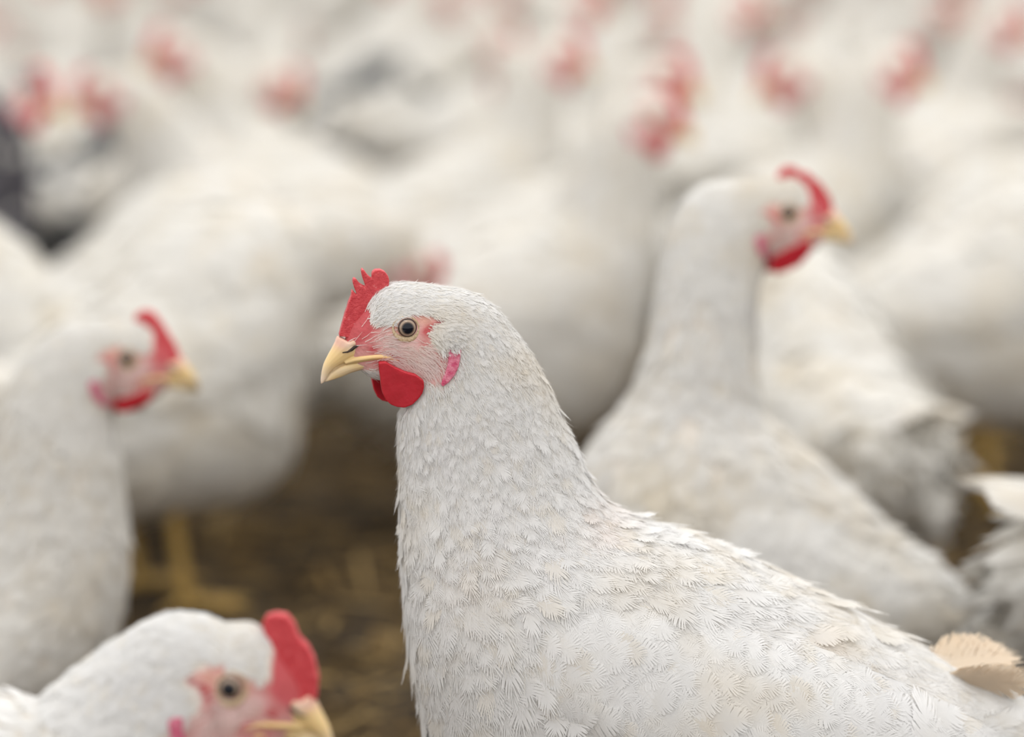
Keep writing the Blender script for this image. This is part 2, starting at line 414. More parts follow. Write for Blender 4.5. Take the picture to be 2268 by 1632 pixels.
def leg_mesh(x, y, ztop, toe=1, feather=True):
    """yellow shank and foot, toes towards +x*toe"""
    parts = []
    parts.append(tube([(x-.006*toe, y, ztop), (x-.012*toe, y, ztop*.55), (x-.004*toe, y, 0.022), (x, y, 0.010)], [.0085, .0062, .006, .0075], 10))
    for an, ln in ((-.5, .045), (0, .056), (.5, .045), (math.pi-.3, .024)):
        dx, dy = math.cos(an)*toe, math.sin(an)
        pts = [(x+dx*ln*t, y+dy*ln*t, zz) for t, zz in ((0, .010), (.3, .0105), (.6, .007), (.85, .0065), (1.1, .0025))]
        parts.append(tube(pts, [.0055, .0045, .0046, .0034, .0012], 8))
    V, F = merge_vf(parts)
    return remeshed('leg', V, F, 0.0016, 2)

def build_hen(H, spec, detail, name='hen'):
    """detail 3 = the sharp hen, 2 = near blurred hens, 1 = crowd"""
    root = bpy.data.objects.new(name, None); COL.objects.link(root); root.empty_display_size = .05
    g = H.g; k = H.k; ppm = H.ppm; px = k/ppm          # metres per canonical pixel
    tt = H.tt[:, None]*np.ones((1, g.nh))
    white = np.array(spec.get('under', (0.76, 0.72, 0.66)))
    headzone = H.tt < 9.5
    C, S = skin_col(H.zp, white)
    far = (H.tt > 9.5)[:, None]
    S = np.where(far, 0, S); C = np.where(far[..., None], white, C)
    # body: close the ends with a cap vertex
    V = H.P.reshape(-1, 3); Q = g.faces()
    c0 = H.P[0].mean(0); c1 = H.P[-1].mean(0); nv = len(V)
    V2 = np.vstack([V, c0, c1]); CC = np.vstack([C.reshape(-1, 3), C[0, 0], white])
    tri = [(nv, (j+1) % g.nh, j, j) for j in range(g.nh)]
    b0 = (g.nt-1)*g.nh
    me = bpy.data.meshes.new('body')
    F = [tuple(q) for q in Q.tolist()]+[(nv, (j+1) % g.nh, j) for j in range(g.nh)]+[(nv+1, b0+j, b0+(j+1) % g.nh) for j in range(g.nh)]
    me.from_pydata(V2.tolist(), [], F); me.update(); set_col(me, CC)
    bm = bmesh.new(); bm.from_mesh(me); bmesh.ops.recalc_face_normals(bm, faces=bm.faces); bm.to_mesh(me); bm.free()
    body = link('body', me, M_B, root)
    # plumage
    ttn = H.tt[:, None]*np.ones((1, g.nh))
    base = np.array(spec.get('white', (0.865, 0.86, 0.85)))
    def fcol(i, j, n):
        c = base*(1+rng.normal(0, .022, n))[:, None]; cr_ = rng.random(n) < .08
        c[cr_] *= np.array([.98, .955, .91])
        pxy = g.at(H.pl, i, j)
        for mx_, my_, mr, mc in spec.get('marks', ()):
            a_ = np.exp(-((pxy[:, 0]-mx_)**2+(pxy[:, 1]-my_)**2)/mr**2)*rng.uniform(.5, 1.2, n)
            c *= 1-np.clip(a_, 0, 1)[:, None]*(1-np.array(mc))
        return np.clip(c, 0, .92)
    if spec.get('dark'):
        da, db, dc = spec['dark']
        def fcol(i, j, n, da=da, db=db, dc=dc):
            c = base*(1+rng.normal(0, .02, n))[:, None]; t_ = g.at(ttn[..., None], i, j)[:, 0]
            m = (t_ > da) & (t_ < db) & (rng.random(n) < .9); c[m] = np.array(dc)*rng.uniform(.7, 1.3, m.sum())[:, None]; return c
    Ln = np.interp(ttn, [0, 3, 6, 9, 12, 15, 18, 21, 40], [.0030, .0035, .005, .009, .013, .018, .024, .030, .034])
    Wn = np.interp(ttn, [0, 3, 6, 9, 12, 15, 18, 21, 40], [.0009, .0011, .0016, .0030, .0045, .008, .013, .018, .021])
    dens_all = np.interp(ttn, [0, 5, 9, 14, 18, 22, 40], [10, 9, 5, 2.2, 1, .7, .6])*(1-S)
    parts = []
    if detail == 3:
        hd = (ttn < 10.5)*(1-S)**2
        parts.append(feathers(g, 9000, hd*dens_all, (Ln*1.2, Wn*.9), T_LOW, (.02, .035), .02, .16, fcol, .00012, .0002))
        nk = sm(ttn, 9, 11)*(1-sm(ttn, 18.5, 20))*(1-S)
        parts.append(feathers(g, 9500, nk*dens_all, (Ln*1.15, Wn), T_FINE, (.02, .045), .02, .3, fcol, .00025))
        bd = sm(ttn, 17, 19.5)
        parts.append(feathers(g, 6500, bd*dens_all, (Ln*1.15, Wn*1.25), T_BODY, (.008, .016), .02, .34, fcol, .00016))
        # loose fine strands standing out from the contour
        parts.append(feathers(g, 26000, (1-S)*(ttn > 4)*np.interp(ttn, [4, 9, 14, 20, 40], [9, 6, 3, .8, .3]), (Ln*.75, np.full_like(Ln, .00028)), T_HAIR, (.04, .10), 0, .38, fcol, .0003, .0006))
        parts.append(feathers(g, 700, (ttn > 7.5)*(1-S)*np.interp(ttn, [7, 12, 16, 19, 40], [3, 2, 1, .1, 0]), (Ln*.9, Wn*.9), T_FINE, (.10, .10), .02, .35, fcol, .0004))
        # sparse filaments over bare face skin
        z = H.zp
        cheek = np.exp(-(((z[..., 0]-1080)/270)**2+((z[..., 1]-1000)/170)**2))
        lore = np.exp(-(((z[..., 0]-760)/130)**2+((z[..., 1]-800)/70)**2))
        fd = S*(0.05+cheek*1.8+lore*.3)*(ttn < 9.5)
        lidm = np.exp(-(((z[..., 0]-985)/170)**2+((z[..., 1]-660)/150)**2)**3)
        fd = fd*(1-lidm)*(1-np.exp(-(((z[..., 0]-450)/170)**2+((z[..., 1]-620)/220)**2)))
        wf = lambda i, j, n: np.clip(np.array([.84, .72, .70])*(1+rng.normal(0, .05, n))[:, None], 0, .92)
        parts.append(feathers(g, 1250, fd, (np.full_like(Ln, .0062), np.full_like(Ln, .00042)), T_HAIR, (.04, .08), 0, .22, wf, .0003, .0003, 0.25*0))
        # short down edging the brow and the ear tuft
        ear = np.exp(-(((z[..., 0]-1355)/95)**2+((z[..., 1]-715)/95)**2)**2)*(ttn < 9.5)
        parts.append(feathers(g, 1100, ear, (np.full_like(Ln, .0065), np.full_like(Ln, .0014)), T_LOW, (.20, .12), .02, .3, fcol, .0003, .0006))
        edge = np.exp(-((sdist(z, SKIN)+8)/26)**2)*(ttn < 9.5)
        parts.append(feathers(g, 2600, edge, (np.full_like(Ln, .0052), np.full_like(Ln, .0006)), T_HAIR, (.05, .10), 0, .3, fcol, .0003, .0004))
    elif detail == 2:
        hd = (ttn < 11)*(1-S)**2
        parts.append(feathers(g, 2600, hd*dens_all, (Ln*1.5, Wn*1.9), T_LOW, (.03, .05), .02, .2, fcol, .0002))
        parts.append(feathers(g, 2600, sm(ttn, 10, 12)*(1-sm(ttn, 18.5, 21))*dens_all, (Ln*1.1, Wn*1.2), T_LOW, (.03, .08), .03, .3, fcol, .0004))
        parts.append(feathers(g, 3200, sm(ttn, 16, 20)*dens_all, (Ln, Wn), T_FINE, (.05, .09), .03, .32, fcol, .0007))
        z = H.zp; cheek = S*np.exp(-(((z[..., 0]-1080)/300)**2+((z[..., 1]-1000)/220)**2))*(ttn < 9.5)
        wf = lambda i, j, n: np.clip(np.array([.80, .66, .64])*(1+rng.normal(0, .05, n))[:, None], 0, .92)
        parts.append(feathers(g, 500, cheek, (np.full_like(Ln, .006), np.full_like(Ln, .0006)), T_HAIR, (.04, .08), 0, .25, wf, .0003, .0003))
    else:
        parts.append(feathers(g, 1500, (ttn > 6)*dens_all, (Ln*1.5, Wn*1.9), T_BLADE, (.03, .07), .03, .28, fcol, .0006))
    # tail-end ruff
    if spec.get('ruff'):
        parts.append(feathers(g, spec['ruff'], sm(ttn, 22, 25), (Ln*1.25, Wn*.9), T_BODY if detail > 1 else T_BLADE, (.28, .18), .03, .35, fcol, .0008))
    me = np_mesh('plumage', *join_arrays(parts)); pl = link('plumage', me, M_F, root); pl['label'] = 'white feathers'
    # ---- wings
    wsec = spec['wing']; nw, ns = 70, 26
    W_ = cr([np.r_[d, v, b] for d, v, b in wsec], nw); sarr = np.linspace(-1, 1, ns)
    pl2 = ((W_[:, :2]+W_[:, 2:4])/2)[:, None]+((W_[:, :2]-W_[:, 2:4])/2)[:, None]*sarr[None, :, None]
    lt = H.latat(pl2.reshape(-1, 2)).reshape(nw, ns)
    for _ in range(3):
        lt[1:-1] = (lt[:-2]+lt[1:-1]+lt[2:])/3; lt[:, 1:-1] = (lt[:, :-2]+lt[:, 1:-1]+lt[:, 2:])/3
    bul = W_[:, 4][:, None]*k/ppm*(1-np.abs(sarr)[None]**3.0)
    for side in ((1, -1)):
        y = side*(lt+bul); yi = side*(lt*.86-.004)
        xz = H.mp(pl2[..., 0], pl2[..., 1])
        Po = np.stack([xz[0], y, xz[1]], -1); Pi = np.stack([xz[0], yi, xz[1]], -1)
        gw = Grid(Po, False); fl = 1 if (gw.N[..., 1].mean()*side) > 0 else -1
        gw = Grid(Po, False, fl)
        n0 = nw*ns; Fo = gw.faces(); Fi = Fo[:, ::-1]+n0
        rim = [i*ns for i in range(nw)], [i*ns+ns-1 for i in range(nw)]
        sq = [(a, b, b+n0, a+n0) for a, b in zip(rim[0][:-1], rim[0][1:])]+[(b, a, a+n0, b+n0) for a, b in zip(rim[1][:-1], rim[1][1:])]
        sq += [(j+1, j, j+n0, j+1+n0) for j in range(ns-1)]+[((nw-1)*ns+j, (nw-1)*ns+j+1, (nw-1)*ns+j+1+n0, (nw-1)*ns+j+n0) for j in range(ns-1)]
        base_part = (np.vstack([Po.reshape(-1, 3), Pi.reshape(-1, 3)]), np.vstack([Fo[:, ::fl], Fi[:, ::fl], np.array(sq)]), np.broadcast_to(base*.98, (2*n0, 3)), np.vstack([gw.N.reshape(-1, 3), -gw.N.reshape(-1, 3)]))
        tn = np.linspace(0, 1, nw)[:, None]*np.ones((1, ns))
        Lw = np.interp(tn, [0, .25, .6, 1], [.015, .022, .034, .05]); Ww = np.interp(tn, [0, .25, .6, 1], [.009, .014, .019, .015])
        if detail == 3:
            fw = feathers(gw, 1900, 1+0*tn, (Lw*1.1, Ww*1.3), T_BODY, (.015, .03), .03, .3, fcol, .0003)
            fe = feathers(gw, 260, (np.arange(ns) < 4)[None]*np.ones_like(tn), (Lw*1.1, Ww*1.2), T_BODY, (.04, .05), .03, .5, fcol, .0004)
            fw = join_arrays([fw, fe])
        elif detail >= 2:
            fw = feathers(gw, 900, 1+0*tn, (Lw, Ww), T_LOW, (.04, .07), .03, .25, fcol, .0006)
        else:
            fw = feathers(gw, 260, 1+0*tn, (Lw*1.2, Ww*1.3), T_BLADE, (.04, .06), .03, .2, fcol, .0006)
        link('wing', np_mesh('wing', *join_arrays([base_part, fw])), M_F, root)
    # ---- tail: a short fan of stiff feathers
    tp = spec['tail']  # (base px, tip px, half fan angle)
    tb, te = np.array(tp[0], float), np.array(tp[1], float); parts = []
    for q in range(9):
        f = (q-4)/4; p0 = H.L(tb, f*.014); p1 = H.L(te+np.array([0, abs(f)*14*k]), f*.030)
        d = p1-p0; Lq = np.linalg.norm(d); d /= Lq; side = np.cross(d, [0, 0, 1]); side /= np.linalg.norm(side); nn = np.cross(side, d)
        TV, TQ = (T_BODY if detail > 1 else T_BLADE)[q % (len(T_BODY) if detail > 1 else 1)]
        tilt = math.radians(55*f); sd = side*math.cos(tilt)-nn*math.sin(tilt)
        Vq = p0+TV[:, :1]*d*Lq+TV[:, 1:2]*sd*spec.get('tailw', .011)+nn*(TV[:, 2:3]*.0006+(1-abs(f))*.004)
        cc = np.array(spec.get('tailcol', (.85, .83, .79)))*rng.uniform(.93, 1.05)
        parts.append((Vq, TQ, np.broadcast_to(np.clip(cc, 0, .9), (len(Vq), 3))))
    link('tail', np_mesh('tail', *join_arrays(parts)), M_F, root)
    # ---- comb
    vox = {3: .00032, 2: .0006, 1: .0011}[detail]
    cp = spec.get('comb'); cp = H.z2pl(np.array(COMB)) if cp is None else np.array(cp, float)
    slab(H, cp, 0, .0068, 'comb', M_COMB, root, vox, it=5 if detail == 3 else 3)
    # ---- wattles
    wp = spec.get('wattle'); wz = H.z2pl(np.array(WATTLE)) if wp is None else np.array(wp, float)
    top = wz[:, 1].min(); span = np.ptp(wz[:, 1])
    wy = spec.get('wat_y', 30)*px
    wl_ = {tuple(q): max(l+5*px, wy) for q, l in zip(wz, H.latat(wz))}
    for side in (1, -1):
        lean = lambda q, side=side: side*wl_[tuple(q)]
        wq = wz+np.array([-15*k*(side != spec['near']), 4*k*(side != spec['near'])])
        wl_.update({tuple(q): wl_[tuple(q0)] for q0, q in zip(wz, wq)})
        ls_ = np.array([wl_[tuple(q)] for q in wq]); ft = np.linalg.lstsq(np.c_[wq, np.ones(len(wq))], ls_, rcond=None)[0]; ft[2] += .7*(ls_-np.c_[wq, np.ones(len(wq))]@ft).max()
        lean = lambda q, side=side, ft=ft: side*max(ft[0]*q[0]+ft[1]*q[1]+ft[2], 3*px)
        slab(H, wq, 0, .0056, 'wattle', M_WAT, root, vox*1.2, lean, 9 if detail == 3 else 3)
    # ---- ear lobes
    ez = H.z2pl(np.array(EARL)); el = H.latat(ez.mean(0))[0]
    lats = H.latat(ez); cenl = lats.mean()
    for side in (1, -1):
        look = {tuple(q): l for q, l in zip(ez, lats)}
        slab(H, ez, 0, .003, 'ear_lobe', M_EAR, root, vox*1.3, (lambda q, side=side: side*(look[tuple(q)]+.0004)), 4)
    # ---- beak
    U = loft_small(H, BEAK_U, 22, 16); Lw_ = loft_small(H, BEAK_L, 18, 14)
    gz = H.z2pl(cr(np.array(GAPE, float), 14)); gl = H.latat(gz)
    parts = [U, Lw_]
    rr = np.interp(np.linspace(0, 1, 14), [0, .2, .6, 1], [4, 8, 6.5, 2.5])*px
    for side in (1, -1):
        path = [H.L(q, side*(max(l, w_*px)-1.5*px)) for q, l, w_ in zip(gz, gl, np.interp(np.linspace(0, 7, 14), range(8), [13, 18, 22, 26, 30, 34, 38, 40]))]
        parts.append(tube(path, rr, 8))
        cb = H.z2pl(np.array([[400., 880.], [430., 862.], [470., 840.], [500, 830]]))
        cl = np.array([19, 20.5, 21.5, 21])*px
        parts.append(tube([H.L(q, side*l) for q, l in zip(cb, cl)], np.array([3, 7, 8, 3])*px, 8))
    V, F = merge_vf(parts)
    me = remeshed('beak', V, F, {3: .00038, 2: .0007, 1: .0011}[detail], 3)
    # paint
    co = vcount_co(me)
    # invert the map numerically through a lookup of canonical positions
    gx, gy = np.meshgrid(np.linspace(100, 1000, 60), np.linspace(700, 1300, 50)); gp = np.stack([gx, gy], -1).reshape(-1, 2)
    lp = H.L(H.z2pl(gp)); A = np.c_[lp[:, 0], lp[:, 2], np.ones(len(lp))]; sol = np.linalg.lstsq(A, gp, rcond=None)[0]
    zz = np.c_[co[:, 0], co[:, 2], np.ones(len(co))]@sol
    horn = np.array([.80, .58, .27]); tip = np.array([.80, .66, .52]); cere = np.array([.74, .43, .34]); yel = np.array([.78, .50, .22]); low = np.array([.66, .52, .33])
    def B(x, y, rx, ry): return np.exp(-(((zz[:, 0]-x)/rx)**2+((zz[:, 1]-y)/ry)**2))[:, None]
    Cb = np.broadcast_to(horn, co.shape).copy()
    for col, a in ((tip, B(140, 1220, 90, 110)), (cere, np.clip(B(360, 830, 130, 70)*1.3, 0, .9)), (np.array([.72, .56, .42]), B(425, 870, 70, 55)*.7), (low, np.clip(B(420, 1140, 260, 60), 0, .85)), (yel, B(700, 970, 220, 40)*.7), (np.array([.70, .22, .13]), B(900, 990, 60, 40)*.8)):
        Cb = Cb*(1-a)+col*a
    if spec.get('darkbeak'):
        a = np.clip(B(200, 1180, 90, 90)*.9, 0, .8); Cb = Cb*(1-a)+np.array([.30, .22, .10])*a
    # the dark line between the mandibles
    mouth = -np.abs(sdist(zz, [(176, 1242), (232, 1152), (330, 1080), (480, 1022), (640, 985), (760, 978), (860, 992), (760, 984), (640, 991), (480, 1028), (330, 1086), (232, 1158)]))
    a = np.exp(-(mouth/9)**2)[:, None]*.55; Cb = Cb*(1-a)+np.array([.28, .17, .08])*a
    set_col(me, Cb); beak = link('beak', me, M_BEAK, root); beak['label'] = 'horn-yellow hooked beak'
    for side in (1, -1):
        nz = H.z2pl(np.array([[350., 938.], [400., 930.], [440, 905.], [470., 878.], [508., 862.]]))
        path = [H.L(q, side*l*px) for q, l in zip(nz, (22.5, 25, 26.5, 28, 29.5))]
        V, F = tube(path, np.array([1.2, 2.2, 3.6, 3.6, 1.5])*px, 8)
        me = bpy.data.meshes.new('nostril'); me.from_pydata([tuple(v) for v in V], [], F); o = link('nostril', me, M_DARK, root); o.parent = beak
    # ---- eyes
    R = 24*px
    ey = H.latat(H.c2p([(897, 715)]))[0]
    for side in (1, -1):
        c = H.L(H.c2p((897., 715.)), side*(ey-9*px))
        nlat, nlon = 28, 32; V = []; Cc = []
        for a in range(nlat+1):
            al = math.pi*a/nlat
            rx = R*math.sin(al)/px   # canonical px radius from the pupil centre
            if al > math.pi/2: col = (.5, .4, .33)
            elif rx < 11.8: col = (.006, .008, .014)
            elif rx < 13.2: col = (.10, .075, .06)
            elif rx < 18.2: col = (.36, .27, .20)
            elif rx < 20.5: col = (.05, .03, .025)
            else: col = (.42, .27, .22)
            for b in range(nlon):
                be = 2*math.pi*b/nlon
                V.append((c[0]+R*math.sin(al)*math.cos(be), c[1]+side*R*math.cos(al), c[2]+R*math.sin(al)*math.sin(be))); Cc.append(col)
        F = [(a*nlon+b, a*nlon+(b+1) % nlon, (a+1)*nlon+(b+1) % nlon, (a+1)*nlon+b) for a in range(nlat) for b in range(nlon)]
        me = bpy.data.meshes.new('eye'); me.from_pydata(V, [], F); me.update(); set_col(me, np.array(Cc))
        bm = bmesh.new(); bm.from_mesh(me); bmesh.ops.remove_doubles(bm, verts=bm.verts, dist=1e-7); bmesh.ops.recalc_face_normals(bm, faces=bm.faces); bm.to_mesh(me); bm.free()
        e = link('eye', me, M_EYE, root)
        # lids: almond ring, the lower one broader
        n, kk = 40, 10; V = []
        for a in range(n):
            th = 2*math.pi*a/n; ca, sa = math.cos(th), math.sin(th)
            low = max(0, sa); rad = (2.2+4.4*low**1.2)
            q = np.array([897-2+27.0*ca*(1+.08*(ca < 0)), 715+1+sa*(24.5 if sa < 0 else 25.5)])
            cen = H.c2p(q); ctr3 = H.L(cen, side*(H.latat(cen)[0]*.6+ey*.4+0.2*px))
            rdir = H.L(H.c2p(q+np.array([ca, sa])))-H.L(cen); rdir /= np.linalg.norm(rdir)
            for b in range(kk):
                be = 2*math.pi*b/kk
                V.append(tuple(ctr3+rad*px*(math.cos(be)*rdir+.75*math.sin(be)*np.array([0, side, 0]))))
        F = [(a*kk+b, a*kk+(b+1) % kk, ((a+1) % n)*kk+(b+1) % kk, ((a+1) % n)*kk+b) for a in range(n) for b in range(kk)]
        me = bpy.data.meshes.new('eyelid'); me.from_pydata(V, [], F); me.update()
        bm = bmesh.new(); bm.from_mesh(me); bmesh.ops.recalc_face_normals(bm, faces=bm.faces); bm.to_mesh(me); bm.free()
        o = link('eyelid', me, M_LID, root); o.parent = e
    # ---- legs
    lx, lz, toe = spec['leg']
    for side in (1, -1):
        link('leg', leg_mesh(lx, side*.042, lz, toe), M_LEG, root)
    return root

def tag(o, label, cat, group=None, kind=None):
    o['label'] = label; o['category'] = cat
    if group: o['group'] = group
    if kind: o['kind'] = kind

def hero(depth_px, depth, yaw, mirror, eye, ang, k, pairs, spec, detail, ppm):
    """plane through the point seen at depth_px at view depth 'depth'; yaw = rotation of the hen about the vertical"""
    p0 = CAM+ray(*depth_px)*depth; hx = np.array([math.cos(yaw), math.sin(yaw), 0.]); nrm = np.array([-math.sin(yaw), math.cos(yaw), 0.])
    O = np.array([p0[0], p0[1], 0.])
    def mp(px, py):
        d = ray(px, py); t = ((O-CAM)@nrm)/(d@nrm); X = CAM+d*t[..., None]
        return (X-O)@hx, X[..., 2]
    H = Hen(mp, ppm, eye, ang, mirror, k, pairs, *((300, 110, 8) if detail == 3 else (200, 72, 7)))
    r = build_hen(H, spec, detail)
    r.location = O; r.rotation_euler = (0, 0, yaw)
    return r

# ------------------------------------------------------------------ main hen (faces left)
MAIN = [((1040, 648), (896, 905), 78), ((1096, 682), (886, 925), 84), ((1134, 730), (883, 950), 89), ((1178, 792), (884, 985), 96),
        ((1212, 855), (886, 1022), 104), ((1240, 920), (888, 1062), 113), ((1272, 990), (889, 1110), 126), ((1302, 1060), (892, 1180), 146),
        ((1350, 1122), (896, 1270), 178), ((1430, 1160), (904, 1380), 222), ((1530, 1188), (926, 1510), 268), ((1635, 1232), (980, 1660), 312),
        ((1745, 1285), (1090, 1790), 345), ((1865, 1340), (1250, 1880), 360), ((1985, 1405), (1450, 1915), 350), ((2110, 1478), (1680, 1900), 310),
        ((2200, 1518), (1900, 1850), 235), ((2290, 1565), (2090, 1780), 150), ((2340, 1620), (2230, 1730), 70), ((2352, 1650), (2300, 1700), 25)]
WING = [((1140, 1330), (1135, 1400), 3), ((1230, 1290), (1190, 1500), 14), ((1360, 1275), (1310, 1570), 22), ((1520, 1300), (1480, 1610), 24),
        ((1700, 1355), (1660, 1640), 24), ((1880, 1430), (1840, 1650), 22), ((2040, 1510), (2010, 1660), 18), ((2180, 1590), (2170, 1680), 12), ((2290, 1660), (2290, 1700), 5)]
MAIN = [(d, (v[0], v[1]+90*float(sm(np.array(q, float), 9, 12))), w_) for q, (d, v, w_) in enumerate(MAIN)]
r = hero((1134, 720), 1.50, math.radians(7), False, (897, 715), 0, 1.0, MAIN,
         dict(wing=WING, near=-1, tail=((2060, 1500), (2280, 1462)), tailcol=(.78, .66, .52), tailw=.017, leg=(0.075, .13, -1), wat_y=31, marks=[(1500, 1480, 130, (.99, .95, .89)), (1900, 1560, 120, (.99, .95, .88)), (1290, 1100, 50, (.98, .93, .90)), (1020, 1200, 60, (.97, .94, .90)), (1720, 1400, 60, (.98, .93, .88))]), 3, 4200.)
tag(r, 'white hen in sharp focus at the centre, facing left with upright red comb', 'hen', 'white hens')

# ------------------------------------------------------------------ right hen behind (head turned right)
K2 = (.73, .82)
RIGHT = [((1660, 393), (1697, 572), 52), ((1610, 399), (1694, 590), 56), ((1550, 414), (1684, 615), 61), ((1503, 462), (1676, 650), 68), ((1474, 540), (1673, 700), 76),
         ((1456, 640), (1675, 765), 86), ((1440, 745), (1680, 835), 97), ((1403, 868), (1688, 905), 112), ((1340, 950), (1745, 962), 140),
         ((1288, 1025), (1825, 1030), 172), ((1262, 1125), (1912, 1112), 205), ((1280, 1250), (1992, 1190), 232), ((1350, 1370), (2060, 1240), 245),
         ((1480, 1430), (2122, 1300), 238), ((1650, 1462), (2172, 1362), 200), ((1850, 1478), (2206, 1424), 140), ((2050, 1486), (2225, 1465), 60), ((2150, 1485), (2228, 1478), 20)]
WINGR = [((1560, 1120), (1500, 1160), 3), ((1680, 1080), (1560, 1270), 18), ((1800, 1120), (1660, 1360), 26), ((1920, 1190), (1780, 1400), 26),
         ((2020, 1260), (1900, 1430), 22), ((2110, 1330), (2010, 1450), 16), ((2180, 1400), (2120, 1465), 8), ((2205, 1440), (2180, 1470), 4)]
def shift(p, dx, dy): return [(x+dx, y+dy) for x, y in p]
COMB2 = [(1720, 402), (1724, 382), (1740, 368), (1762, 370), (1774, 382), (1788, 380), (1800, 394), (1814, 402), (1824, 416), (1836, 432), (1843, 455), (1840, 474), (1806, 490), (1775, 474), (1745, 445), (1722, 418)]
WAT2 = [(1698, 590), (1705, 565), (1735, 545), (1770, 530), (1790, 528), (1790, 545), (1782, 565), (1760, 585), (1735, 598), (1712, 602)]
r = hero((1600, 900), 1.94, math.radians(4), True, (1738, 465), math.radians(-12), K2, RIGHT,
         dict(wing=WINGR, near=-1, tail=((2120, 1350), (2235, 1440)), leg=(0.075, .10, 1), comb=COMB2, wattle=WAT2, wat_y=24, white=(.865, .855, .83), marks=[(1430, 1010, 60, (.98, .93, .83)), (1690, 1210, 110, (.98, .90, .78)), (1540, 1060, 80, (.98, .93, .84)), (1665, 650, 22, (.72, .70, .70)), (1600, 660, 18, (.8, .78, .77)), (1672, 720, 18, (.78, .76, .76)), (1730, 650, 20, (.85, .8, .74))]), 2, 6300/1.94)
tag(r, 'slightly blurred white hen behind the sharp one, tall neck, head turned right', 'hen', 'white hens')

# ------------------------------------------------------------------ left hen (faces right)
K3 = (.75, .83)
LEFT = [((242, 705), (266, 882), 53), ((195, 709), (262, 898), 57), ((135, 726), (254, 915), 62), ((78, 772), (252, 945), 70), ((32, 840), (258, 990), 80),
        ((5, 930), (265, 1040), 92), ((-12, 1030), (272, 1105), 104), ((-32, 1130), (281, 1185), 122), ((-65, 1225), (279, 1275), 148),
        ((-130, 1300), (264, 1370), 182), ((-230, 1360), (228, 1465), 215), ((-340, 1400), (150, 1545), 240), ((-460, 1425), (20, 1590), 248),
        ((-580, 1450), (-150, 1600), 230), ((-690, 1470), (-330, 1590), 180), ((-780, 1485), (-520, 1570), 110), ((-840, 1500), (-700, 1550), 40), ((-850, 1510), (-760, 1540), 15)]
def mirrorwing(x0, y0, k): return [((x0-(d[0]-1140)*k, y0+(d[1]-1330)*k), (x0-(v[0]-1140)*k, y0+(v[1]-1330)*k), b) for d, v, b in WING]
COMB3 = [(298, 712), (302, 694), (318, 686), (338, 690), (356, 712), (372, 738), (388, 764), (399, 790), (394, 806), (352, 806), (328, 778), (306, 738)]
WAT3 = [(258, 900), (262, 880), (285, 872), (320, 862), (348, 858), (350, 868), (335, 885), (310, 900), (280, 908)]
r = hero((200, 900), 1.92, math.radians(-5), True, (290, 785), math.radians(-9), K3, LEFT,
         dict(wing=mirrorwing(90, 1400, .60), near=-1, tail=((-720, 1500), (-880, 1460)), leg=(-0.10, .09, 1), comb=COMB3, wattle=WAT3, wat_y=24, darkbeak=1, white=(.85, .835, .80)), 2, 6300/1.92)
tag(r, 'blurred white hen at the left edge, long neck, facing right with dark-tipped beak', 'hen', 'white hens')

# ------------------------------------------------------------------ front hen (bottom left, nearer than the focus)
K4 = (1.154, 1.36)
FRONT = [((445, 1362), (508, 1690), 80), ((360, 1363), (502, 1722), 88), ((275, 1406), (482, 1755), 95), ((208, 1450), (462, 1800), 106), ((142, 1503), (450, 1860), 122),
         ((84, 1551), (442, 1940), 152), ((20, 1546), (430, 2050), 200), ((-60, 1532), (392, 2170), 260), ((-180, 1526), (322, 2290), 320),
         ((-330, 1532), (210, 2390), 370), ((-500, 1560), (60, 2450), 400), ((-680, 1610), (-130, 2470), 400), ((-860, 1680), (-350, 2440), 360),
         ((-1020, 1770), (-600, 2370), 270), ((-1150, 1870), (-850, 2260), 160), ((-1220, 1960), (-1050, 2140), 60), ((-1235, 2000), (-1130, 2090), 20)]
COMB4 = [(588, 1400), (582, 1378), (590, 1362), (612, 1356), (636, 1360), (652, 1380), (662, 1408), (682, 1428), (696, 1455), (706, 1500), (702, 1545), (680, 1560), (650, 1545), (634, 1510), (612, 1462), (596, 1430)]
WAT4 = [(470, 1640), (500, 1628), (560, 1624), (600, 1632), (610, 1680), (580, 1730), (530, 1750), (480, 1730)]
r = hero((400, 1500), 1.30, math.radians(-3), True, (520, 1500), math.radians(-2), K4, FRONT,
         dict(wing=mirrorwing(180, 1850, 1.05), near=-1, tail=((-1100, 1880), (-1300, 1820)), leg=(-0.12, .12, 1), comb=COMB4, wattle=WAT4, wat_y=30), 2, 4846.)
tag(r, 'white hen in the bottom left corner, head low, nearest to the viewer', 'hen', 'white hens')

# ------------------------------------------------------------------ the crowd: three poses built once and copied
def generic(pose, extra=None):
    off = 1230.
    pairs = [list(x) for x in MAIN]; eye = np.array([897., 715.]); ang = 0
    piv = np.array([1120., 1250.])
    def rot(p, a, c):
        p = np.asarray(p, float)-c; return c+np.array([p[0]*math.cos(a)-p[1]*math.sin(a), p[0]*math.sin(a)+p[1]*math.cos(a)])
    A = {'up': 0, 'low': -38, 'mid': -18, 'down': -72}[pose]; A = math.radians(A)
    new = []
    for q, (d, v, wd) in enumerate(pairs):
        v = (v[0], v[1]+60*float(sm(np.array(q, float), 9, 12)))
        wt = float(1-sm(np.array(q, float), 5, 13)); a = A*wt
        new.append((rot(d, a, piv), rot(v, a, piv), wd))
    eye = rot(eye, A, piv); hc = A*0.55    # the head stays more level than the neck
    H = None
    ux = lambda px, py: (-(np.asarray(px, float)-1500)/4200., (2395-np.asarray(py, float))/4200.)
    H = Hen(ux, 4200., eye, hc, False, 1.0, new, 110, 44)
    sp = dict(wing=WING, near=-1, tail=((2150, 1500), (2420, 1450)), leg=(-.02, .14, 1), ruff=160, white=(.84, .825, .785))
    if extra: sp.update(extra)
    return build_hen(H, sp, 1)
